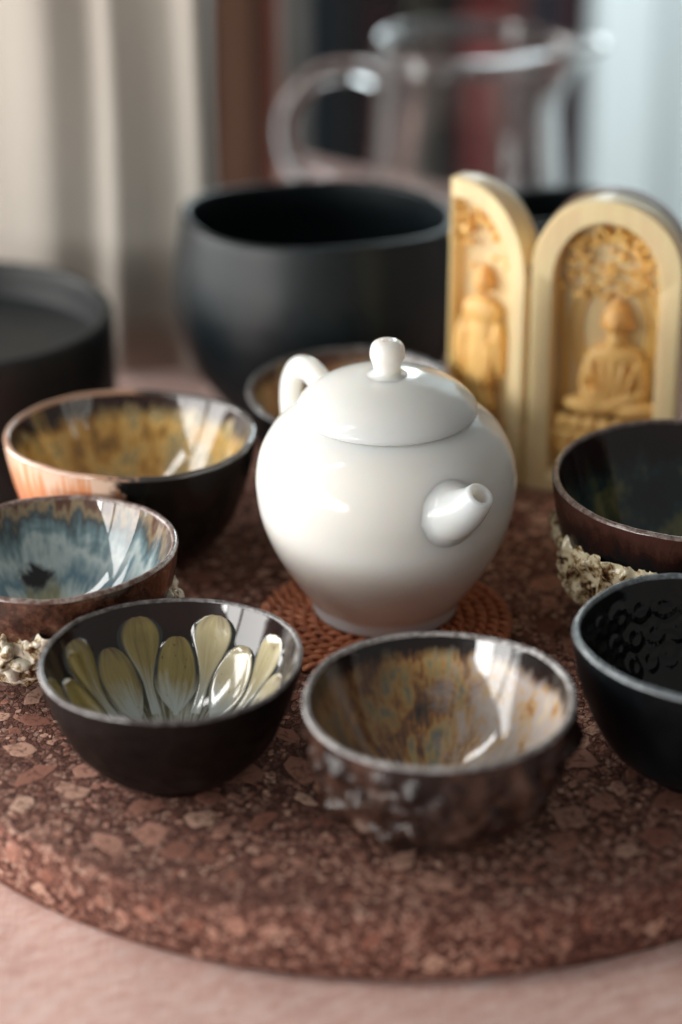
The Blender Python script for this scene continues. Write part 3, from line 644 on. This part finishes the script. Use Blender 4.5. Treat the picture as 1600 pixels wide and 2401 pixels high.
# ------------------------------------------------------------------ black vessels
def matte_black(name, c=(.012, .017, .020), rough=.42):
    m = MT(name); v = m.co(); a = m.noise(v, 45, 4); b = m.noise(m.mul(v, (1, 1, 3)), 420, 3)
    m.set(Base_Color=m.mix(a, tuple(x * .7 for x in c), tuple(x * 1.5 for x in c)), Roughness=m.map(a, .3, .7, rough * .85, rough * 1.15), Specular_IOR_Level=.5); m.bump(b, .12, .0006); return m.m
def make_bowl(name, loc, Rm, h, label, mat, bulge, foot, seed, zw=.0):
    root = empty(name, loc, 0, label, 'bowl'); rng = random.Random(seed); p0, p1 = rng.uniform(0, 6), rng.uniform(0, 6)
    def dfm(a, r, z, t):
        k = max(0, z / h) ** 2
        return r * (1 + .006 * k * sin(2 * a + p0)), z + k * (zw * cos(a - R(250)) + .0011 * sin(3 * a + p1))
    prof = [(0, .001), (foot - .005, .001), (foot - .002, 0), (foot, .001), (foot + .001, .005), (foot + (bulge - foot) * .42, h * .15), (foot + (bulge - foot) * .80, h * .34), (bulge * .985, h * .51), (bulge, h * .63), (bulge * .985, h * .76), (Rm + .0012, h * .91), (Rm + .0002, h * .985)]
    link('outer_wall', lathe('outer_wall', cr(prof, 70), 128, dfm, raw=True), mat, root)
    e = prof[-1]; rim = [e] + [(e[0] - .0018 + .0018 * cos(t), e[1] + .0016 * sin(t)) for t in np.linspace(.3, pi, 7)]
    link('rim', lathe('rim', rim, 128, dfm, raw=True), mat, root)
    ir = [rim[-1], (Rm * .99 - .0026, h * .88), (bulge - .004, h * .70), (bulge * .93, h * .46), (bulge * .70, h * .24), (bulge * .4, h * .13), (0, h * .11)]
    link('inside', lathe('inside', cr(ir, 50), 128, dfm, raw=True), mat, root)
mb = matte_black('matte_black_glaze', (.006, .0105, .013), .40)
make_bowl('large_bowl', (-.0093, .9310, -.0222), .0548, .0925, 'large matte black bowl behind the teapot', mb, .0588, .026, 1, .0030)
make_bowl('large_bowl', (.0900, .9800, -.0222), .0270, .0800, 'small black bowl mostly hidden behind the carved shrine', mb, .029, .018, 2)
def make_tray():
    root = empty('deep_tray', (-.1515, .8960, -.0222), 0, 'deep round black tray cropped at the left edge', 'tray'); m = matte_black('slate_black', (.004, .0055, .006), .48); m2 = matte_black('tray_floor', (.009, .012, .0135), .5)
    Rt, h = .0612, .0635
    link('wall', lathe('wall', [(0, .0), (Rt - .004, 0), (Rt - .001, .0008), (Rt, .003), (Rt + .0004, h * .5), (Rt, h - .002), (Rt - .0008, h - .0004), (Rt - .0022, h), (Rt - .0036, h - .0006), (Rt - .0042, h - .003), (Rt - .0048, h - .010), (Rt - .0062, h - .0138)], 160, raw=True), m, root)
    link('floor_plate', lathe('floor_plate', [(Rt - .0062, h - .0138), (Rt - .009, h - .0150), (.03, h - .0154), (0, h - .0154)], 128, raw=True), m2, root)
make_tray()

# ------------------------------------------------------------------ carved shrine
def wood_mat(name, c, rough=.42):
    m = MT(name); v = m.co(); g = m.noise(m.mul(v, (160, 160, 16)), 1, 5, .6, .3); b = m.noise(v, 120, 4)
    m.set(Base_Color=m.mix(m.map(g, .3, .7), tuple(x * .86 for x in c), tuple(min(.95, x * 1.08) for x in c)), Roughness=rough, Coat_Weight=.2, Coat_Roughness=.25, Subsurface_Weight=.35, Subsurface_Scale=.005)
    m.p.inputs['Subsurface Radius'].default_value = (1, .5, .15)
    m.bump(m.math('ADD', g, b), .15, .0005); return m.m
def arch_pts(W, H, n=26, half=False):
    """outline from bottom left round to bottom right; half = quarter arch falling to the right"""
    pts = []
    if half:
        pts = [(0, 0), (0, H * .5), (0, H - .0004), (W * .10, H)]
        for t in np.linspace(0, pi / 2, n): pts.append((W * .16 + W * .84 * sin(t) ** .95, H - W * 1.05 + W * 1.05 * cos(t) ** .95))
        pts += [(W, H * .35), (W, 0)]
    else:
        r = W / 2; pts = [(0, 0), (0, H * .3), (0, H * .6)]
        for t in np.linspace(0, pi, n * 2): pts.append((r - r * cos(t), H - r * 1.02 + r * 1.02 * sin(t) ** .92))
        pts += [(W, H * .6), (W, H * .3), (W, 0)]
    return pts
def inset(pts, W, H, fw, fb, half):
    if half:
        return [(max(.0, min(W - fw, x * (W - fw) / W)), fb + z * (H - fb - fw * 1.0) / H) for x, z in pts]
    return [(fw + x * (W - 2 * fw) / W, fb + z * (H - fb - fw) / H) for x, z in pts]
def shell(name, pts, inn, depth, rec, mat, parent, bev=.0012):
    """closed arched slab: front frame, recessed niche with back, rounded outer edge; front faces -y"""
    n = len(pts); V, Fs = [], []
    cx = sum(p[0] for p in pts) / n; cz = sum(p[1] for p in pts) / n
    def ring(P, y, s=1): 
        b = len(V)
        for x, z in P: V.append((cx + (x - cx) * s, y, cz + (z - cz) * s if z > 1e-4 else z))
        return b
    lay = [ring(pts, depth, .90), ring(pts, depth - .002, .97), ring(pts, depth - .005, 1), ring(pts, bev, 1), ring(pts, bev * .3, .992), ring(pts, 0, .978)]
    lay += [ring(inn, 0, 1.03), ring(inn, bev * .4, 1.0), ring(inn, bev * 1.6, .985), ring(inn, rec, .965)]
    for a, b in zip(lay, lay[1:]):
        for k in range(n): k2 = (k + 1) % n; Fs.append((a + k, a + k2, b + k2, b + k))
    Fs.append(tuple(range(lay[0], lay[0] + n))); Fs.append(tuple(range(lay[-1] + n - 1, lay[-1] - 1, -1)))
    o = link(name, mesh(name, V, Fs), mat, parent, smooth=True)
    md = o.modifiers.new('edges', 'EDGE_SPLIT'); md.split_angle = R(40); return o
def make_shrine():
    wood = wood_mat('pale_boxwood', (.95, .73, .42)); carve = wood_mat('carved_boxwood', (.95, .56, .19), .5); dark = wood_mat('dark_shell_wood', (.26, .12, .06)); dk = wood_mat('darker_boxwood', (.90, .50, .16), .5)  # dk: carved boxwood tinted slightly darker, for the figure heads
    root = empty('folding_shrine', (.0680, .8175, .0006), R(-17), 'golden carved wooden folding shrine with seated figure, two arched panels open', 'shrine')
    W, H, D = .0545, .1135, .0145
    pts = arch_pts(W, H); inn = inset(pts, W, H, .0080, .006, False)
    cp = shell('center_panel', pts, inn, D, .0088, wood, root)
    bk = arch_pts(W - .001, H - .0005); 
    # brown rear shell closing the panel
    n = len(bk); V = [(x + .0005, D - .0035, z) for x, z in bk] + [(x + .0005, D + .003, z) for x, z in bk] + [(W / 2 + (x + .0005 - W / 2) * .82, D + .0075, z * .9) for x, z in bk]
    Fs = [(l * n + k, l * n + k + 1, (l + 1) * n + k + 1, (l + 1) * n + k) for l in (0, 1) for k in range(n - 1)] + [tuple(range(2 * n, 3 * n))]
    V = [((W / 2 + (x - W / 2) * 1.012), y, z * 1.006) if y < D + .004 else (x, y, z) for x, y, z in V]
    link('rear_shell', mesh('rear_shell', V, Fs), dark, cp)
    cx = W / 2; yb = .0088; rng = random.Random(12)
    # halo ridges behind the figure
    for q, (rx, rz_) in enumerate(((.0125, .0185), (.0155, .0225))):
        P = [(cx + .002 + rx * cos(t), yb - .0003, .063 + rz_ * sin(t)) for t in np.linspace(-.7, pi + .7, 60)]
        V, Fs = tube(P, .0009, 8); link('halo_ridge', mesh('halo_ridge', V, Fs), carve, cp)
    fx = cx + .0035; FX = Matrix.Translation((fx, 0, .0185)) @ Matrix.Diagonal((1.2, 1.10, 1.08, 1)) @ Matrix.Translation((-fx, .0, -.0120))
    I = [((fx, .0060, .0365), (.0078, .0040, .0105)), ((fx, .0058, .0445), (.0088, .0036, .0050)), ((fx, .0056, .0505), (.0030, .0030, .0040)),
         ((fx - .0080, .0056, .0385), (.0026, .0030, .0090), (0, .18, 0)), ((fx + .0080, .0056, .0385), (.0026, .0030, .0090), (0, -.18, 0)),
         ((fx - .0045, .0034, .0305), (.0060, .0022, .0022), (0, .35, 0)), ((fx + .0045, .0034, .0305), (.0060, .0022, .0022), (0, -.35, 0)),
         ((fx - .0070, .0042, .0265), (.0085, .0042, .0036), (0, .10, 0)), ((fx + .0070, .0042, .0265), (.0085, .0042, .0036), (0, -.10, 0)), ((fx, .0035, .0275), (.0060, .0030, .0030))]
    for k in range(5): I.append(((fx - .005 + k * .0024, .0024, .036 - abs(k - 2) * .001), (.0006, .0010, .0085), (0, .12 * (k - 2), 0)))
    blobs('seated_figure', I, carve, cp, .0005, 3, FX)
    blobs('figure_head', [((fx, .0050, .0575), (.0042, .0040, .0053)), ((fx, .0052, .0605), (.0036, .0034, .0030)), ((fx, .0055, .0638), (.0018, .0018, .0014)), ((fx, .0012, .0570), (.0007, .0008, .0013)), ((fx - .0042, .0052, .0562), (.0008, .0012, .0022)), ((fx + .0042, .0052, .0562), (.0008, .0012, .0022))], dk, cp, .0004, 2, FX)
    L = []
    for row, (z0, rr, cnt) in enumerate(((.0200, .0170, 9), (.0150, .0178, 9), (.0105, .0165, 8))):
        for k in range(cnt):
            u = -1 + 2 * (k + .5 * (row % 2)) / (cnt - 1)
            if abs(u) > 1.05: continue
            L.append(((fx - .0015 + u * rr, .0062 - .0040 * sqrt(max(0, 1 - u * u * .9)), z0), (.0027, .0022, .0033), (0, u * .3, 0)))
    L.append(((fx - .0015, .0062, .0150), (.0165, .0035, .0060))); blobs('lotus_base', L, carve, cp, .0005, 2, FX)
    # tree canopy carved at the head of the niche
    for g in range(9):
        t = pi * (g + .5) / 9; gx = cx + .0150 * cos(t) * (1 if g != 4 else .6); gz = .0835 + .0150 * sin(t) - (.003 if g in (0, 8) else 0)
        I = []
        for k in range(11):
            I.append(((gx + rng.gauss(0, .0026), yb - rng.uniform(.0004, .0042), gz + rng.gauss(0, .0024)), (rng.uniform(.0009, .0022), rng.uniform(.0008, .0018), rng.uniform(.0006, .0013)), (0, rng.uniform(-1, 1), 0)))
        blobs('leaf_carving', I, carve, cp, .00045, 1)
    I = []
    for g in range(24): I.append(((cx + rng.uniform(-.0115, .0115), yb - rng.uniform(.0002, .0036), .0800 + rng.uniform(-.006, .012)), (rng.uniform(.0012, .0026), rng.uniform(.0008, .0016), rng.uniform(.0007, .0014)), (0, rng.uniform(-.9, .9), 0)))
    blobs('leaf_carving', I, carve, cp, .00045, 1)
    for s in (-1, 1):
        P = [(cx + s * (.0165 - .0015 * sin(t * 5)), yb - .0008, .030 + .05 * t) for t in np.linspace(0, 1, 20)]
        V, Fs = tube(P, .0010, 8); link('stem_carving', mesh('stem_carving', V, Fs), carve, cp)
    # wing, hinged at the left side, its free edge swung back
    wing = bpy.data.objects.new('wing_panel', None); col.objects.link(wing); wing.parent = root
    Ww, Dw = .0340, .0125; ang = R(-22)
    wing.rotation_euler = (0, 0, ang); off = Vector((-.0022, -.0002, 0)) - Matrix.Rotation(ang, 3, 'Z') @ Vector((Ww, 0, 0)); wing.location = off
    pts = arch_pts(Ww, H, half=True); inn = inset(pts, Ww, H, .0075, .006, True)
    inn = [(x + .0012, z) for x, z in inn]
    shell('wing_frame', pts, inn, Dw, .0070, wood, wing)
    I = []; wx = .0125; yw = .0070
    I += [((wx, .0042, .047), (.0075, .0040, .0210)), ((wx, .0040, .064), (.0088, .0036, .0060)), ((wx - .002, .0036, .028), (.0095, .0038, .0080)), ((wx - .0085, .0036, .050), (.0028, .0030, .0120), (0, .1, 0)), ((wx + .0085, .0040, .050), (.0026, .0030, .0120), (0, -.1, 0))]
    for k in range(6): I.append(((wx - .006 + k * .0024, .0010, .045 + rng.uniform(-.006, .006)), (.0007, .0010, .011), (0, rng.uniform(-.2, .2), 0)))
    blobs('standing_figure', I, carve, wing, .0005, 3)
    blobs('figure_head', [((wx + .001, .0034, .0755), (.0038, .0037, .0050)), ((wx + .001, .0038, .0800), (.0020, .0022, .0018))], dk, wing, .0004, 2)
    for g in range(7):
        I = []; gx, gz = [(.005, .096), (.013, .1), (.019, .094), (.004, .089), (.024, .086), (.006, .014), (.018, .016)][g]
        for k in range(12): I.append(((gx + rng.gauss(0, .0028), yw - rng.uniform(.0004, .0056), gz + rng.gauss(0, .0028)), (rng.uniform(.001, .0024), rng.uniform(.001, .002), rng.uniform(.0008, .0016)), (0, rng.uniform(-1, 1), 0)))
        blobs('leaf_carving', I, carve, wing, .0005, 1)
    # the hinge barrels
    for z in (.030, .082):
        V, Fs = tube([(-.0011, .0035, z - .004), (-.0011, .0035, z + .004)], .0010, 12); link('hinge', mesh('hinge', V, Fs), dark, root)
make_shrine()

# ------------------------------------------------------------------ glass pitcher
def make_pitcher():
    root = empty('glass_pitcher', (.0620, 1.1720, -.0222), 0, 'clear glass serving pitcher with loop handle and pouring lip behind the bowl', 'pitcher')
    m = MT('clear_glass'); m.set(Base_Color=(.98, .99, .99), Roughness=.0, Transmission_Weight=1.0, IOR=1.52, Coat_Weight=1.0, Coat_IOR=1.6)
    v = m.co(); m.bump(m.noise(v, 25, 2), .10, .002)
    Ro, h, t = .0470, .1005, .0017
    prof = [(0, .0), (Ro * .9, 0), (Ro * 1.03, .0015), (Ro * 1.06, .005), (Ro * 1.05, .02), (Ro * 1.0, .05), (Ro * .955, .082), (Ro * .94, .0935), (Ro * .95 + .0008, h - .0024), (Ro * .95 + .0014, h), (Ro * .95 - t * .5, h + .0016), (Ro * .95 - t - .0012, h), (Ro * .95 - t - .0006, h - .0024), (Ro * .94 - t, .0935), (Ro * .955 - t, .082), (Ro - t, .05), (Ro * 1.05 - t, .02), (Ro * 1.04 - t, .008), (Ro * .9, .0045), (0, .004)]
    P = np.array(prof)
    def dfm(a, r, z, s):
        k = max(0, (z - .064) / (h - .064)) ** 2; d = abs(((a - R(-8) + pi) % (2 * pi)) - pi); f = exp(-(d / .34) ** 2)
        return r + (.0235 * k * f if r > .02 else 0), z - .003 * k * f * 0
    V = []
    link('jug', lathe('jug', cr(prof, 120), 96, dfm, raw=True), m.m, root)
    e = Vector((-1, .10, 0)).normalized()
    hp = [(e * r_ + Vector((0, 0, z))) for r_, z in ((Ro * .945, .0815), (Ro + .010, .085), (Ro + .026, .0815), (Ro + .039, .0695), (Ro + .0435, .0525), (Ro + .038, .0345), (Ro + .022, .024), (Ro * 1.045, .024))]
    V, Fs = tube(cr([tuple(p) for p in hp], 60), .0052, 18); link('handle', mesh('handle', V, Fs), m.m, root)
make_pitcher()

# ------------------------------------------------------------------ blurred background
def make_casing():
    m = MT('cream_curtain_cloth'); v = m.co(); c = m.mix(m.noise(m.mul(v, (900, 900, 60)), 1, 3), (.34, .315, .275), (.41, .38, .335)); m.set(Base_Color=c, Roughness=.9, Sheen_Weight=.2); m.bump(m.noise(v, 1500, 2), .3, .0004)
    pts = cr([(-.215, 1.012), (-.180, 1.010), (-.158, 1.002), (-.142, .995), (-.130, .989), (-.122, .987), (-.114, .989), (-.106, .991), (-.101, .989), (-.096, .983), (-.090, .984), (-.078, .987), (-.069, .987), (-.064, .982), (-.0595, .979), (-.0565, .983), (-.0560, .995), (-.0562, 1.03)], 150)
    V, Fs = [], []; n = len(pts); rows = 14
    for j in range(rows):
        z = -.0200 + .37 * j / (rows - 1)
        for k, (x, y) in enumerate(pts): V.append((x + .0006 * sin(j * .9 + k * .05), y + .0012 * sin(j * .6 + k * .11), z))
    for j in range(rows - 1):
        for k in range(n - 1): a = j * n + k; Fs.append((a, a + 1, a + n + 1, a + n))
    o = link('curtain', mesh('curtain', V, Fs), m.m); md = o.modifiers.new('thickness', 'SOLIDIFY'); md.thickness = .0012; md.offset = 1
    tag(o, 'cream curtain hanging in soft vertical folds beside the deep black tray', 'curtain')
make_casing()
def make_cabinet():
    root = empty('wooden_cabinet', (-.0530, 1.2300, -.0222), 0, 'brown wooden cabinet side standing behind the black bowl', 'cabinet')
    a = wood_mat('brown_wood', (.16, .085, .055)); b = wood_mat('dark_brown_wood', (.06, .028, .02)); c = wood_mat('red_brown_wood', (.26, .085, .055))
    box('stile', -.0245, -.0160, -.002, .10, 0, .34, b, root, .001); box('panel', -.0158, .0080, .002, .10, 0, .34, a, root, .0005)
    box('stile', .0082, .0150, -.001, .10, 0, .34, b, root, .001); box('edge_strip', .0152, .0200, -.001, .10, 0, .34, c, root, .001)
make_cabinet()
def make_bookcase():
    root = empty('bookcase', (0, 2.05, -.75), 0, 'dark bookcase far behind the glass pitcher', 'bookcase')
    dk = plain('bookcase_black', (.012, .014, .017), .6); pale = plain('pale_frame', (.42, .41, .38), .5)
    box('back_panel', -.25, .55, .20, .215, 0, 1.2, dk, root); box('side_panel', -.0475, -.0330, -.03, .20, 0, 1.2, pale, root); box('side_panel', .50, .515, -.02, .20, 0, 1.2, dk, root)
    for z in (.12, .42, .735): box('shelf', -.0325, .4995, -.01, .1995, z, z + .015, dk, root)
    rng = random.Random(8); names = {'red': (.42, .04, .04), 'navy': (.018, .028, .045), 'black': (.014, .014, .016), 'plum': (.07, .022, .03), 'rust': (.20, .06, .05), 'olive': (.12, .105, .07), 'slate': (.05, .065, .075)}
    mats = {k: plain('book_cloth_' + k, c, .6) for k, c in names.items()}
    cols = ['navy', 'slate', 'black', 'plum', 'black', 'olive', 'navy', 'black', 'red', 'rust', 'navy', 'plum']
    wid = [.017, .018, .016, .020, .016, .014, .014, .014, .030, .022, .024, .020]; hts = [.235, .22, .24, .21, .245, .23, .19, .235, .20, .25, .22, .235, .2, .22, .24]
    pos = ['first from the pale frame', 'second from the pale frame', 'third from the pale frame', 'fourth from the pale frame', 'fifth from the pale frame', 'sixth from the pale frame', 'seventh from the pale frame', 'eighth from the pale frame', 'ninth from the pale frame', 'tenth from the pale frame', 'eleventh from the pale frame', 'twelfth from the pale frame', 'thirteenth from the pale frame', 'fourteenth from the pale frame', 'last toward the curtain']
    pap = plain('paper', (.6, .56, .48), .8); x = -.031
    for k, c in enumerate(cols[:12]):
        w_ = wid[k]; y0 = 2.045 + rng.uniform(0, .015); b = empty('book', (x + w_ / 2, y0, -.75 + .4352), 0, f'{c} spined book on the far shelf, {pos[k]}', 'book', 'books on the far shelf')
        H = hts[k]; t = .0016
        box('cover', -w_ / 2, w_ / 2, 0, .004, 0, H, mats[c], b, .001); box('cover', -w_ / 2, -w_ / 2 + t, .0042, .15, 0, H, mats[c], b, .0004); box('cover', w_ / 2 - t, w_ / 2, .0042, .15, 0, H, mats[c], b, .0004)
        box('pages', -w_ / 2 + t, w_ / 2 - t, .0044, .146, .003, H - .003, pap, b, 0); x += w_ + .001
make_bookcase()
def make_curtain():
    m = MT('sheer_white_cloth'); nt = m.nt; v = m.co()
    m.set(Base_Color=(.80, .84, .84), Roughness=.9); m.bump(m.noise(v, 900, 2), .2, .0005)
    tr = m.n('BsdfTranslucent'); tr.inputs[0].default_value = (.80, .86, .87, 1); mx = m.n('MixShader', i_0=.5); nt.links.new(m.p.outputs[0], mx.inputs[1]); nt.links.new(tr.outputs[0], mx.inputs[2])
    nt.links.new(mx.outputs[0], nt.nodes['Material Output'].inputs[0])
    V, Fs = [], []; nx = 160
    for j in range(9):
        z = -.75 + 1.5 * j / 8
        for i in range(nx + 1):
            u = i / nx; V.append((.170 + .50 * u + .004 * sin(u * 61), 1.640 + .014 * sin(u * 52) + .006 * sin(u * 121 + j * .2), z))
    for j in range(8):
        for i in range(nx): a = j * (nx + 1) + i; Fs.append((a, a + 1, a + nx + 2, a + nx + 1))
    tag(link('curtain', mesh('curtain', V, Fs), m.m), 'pale white curtain hanging in soft folds at far right', 'curtain')
make_curtain()
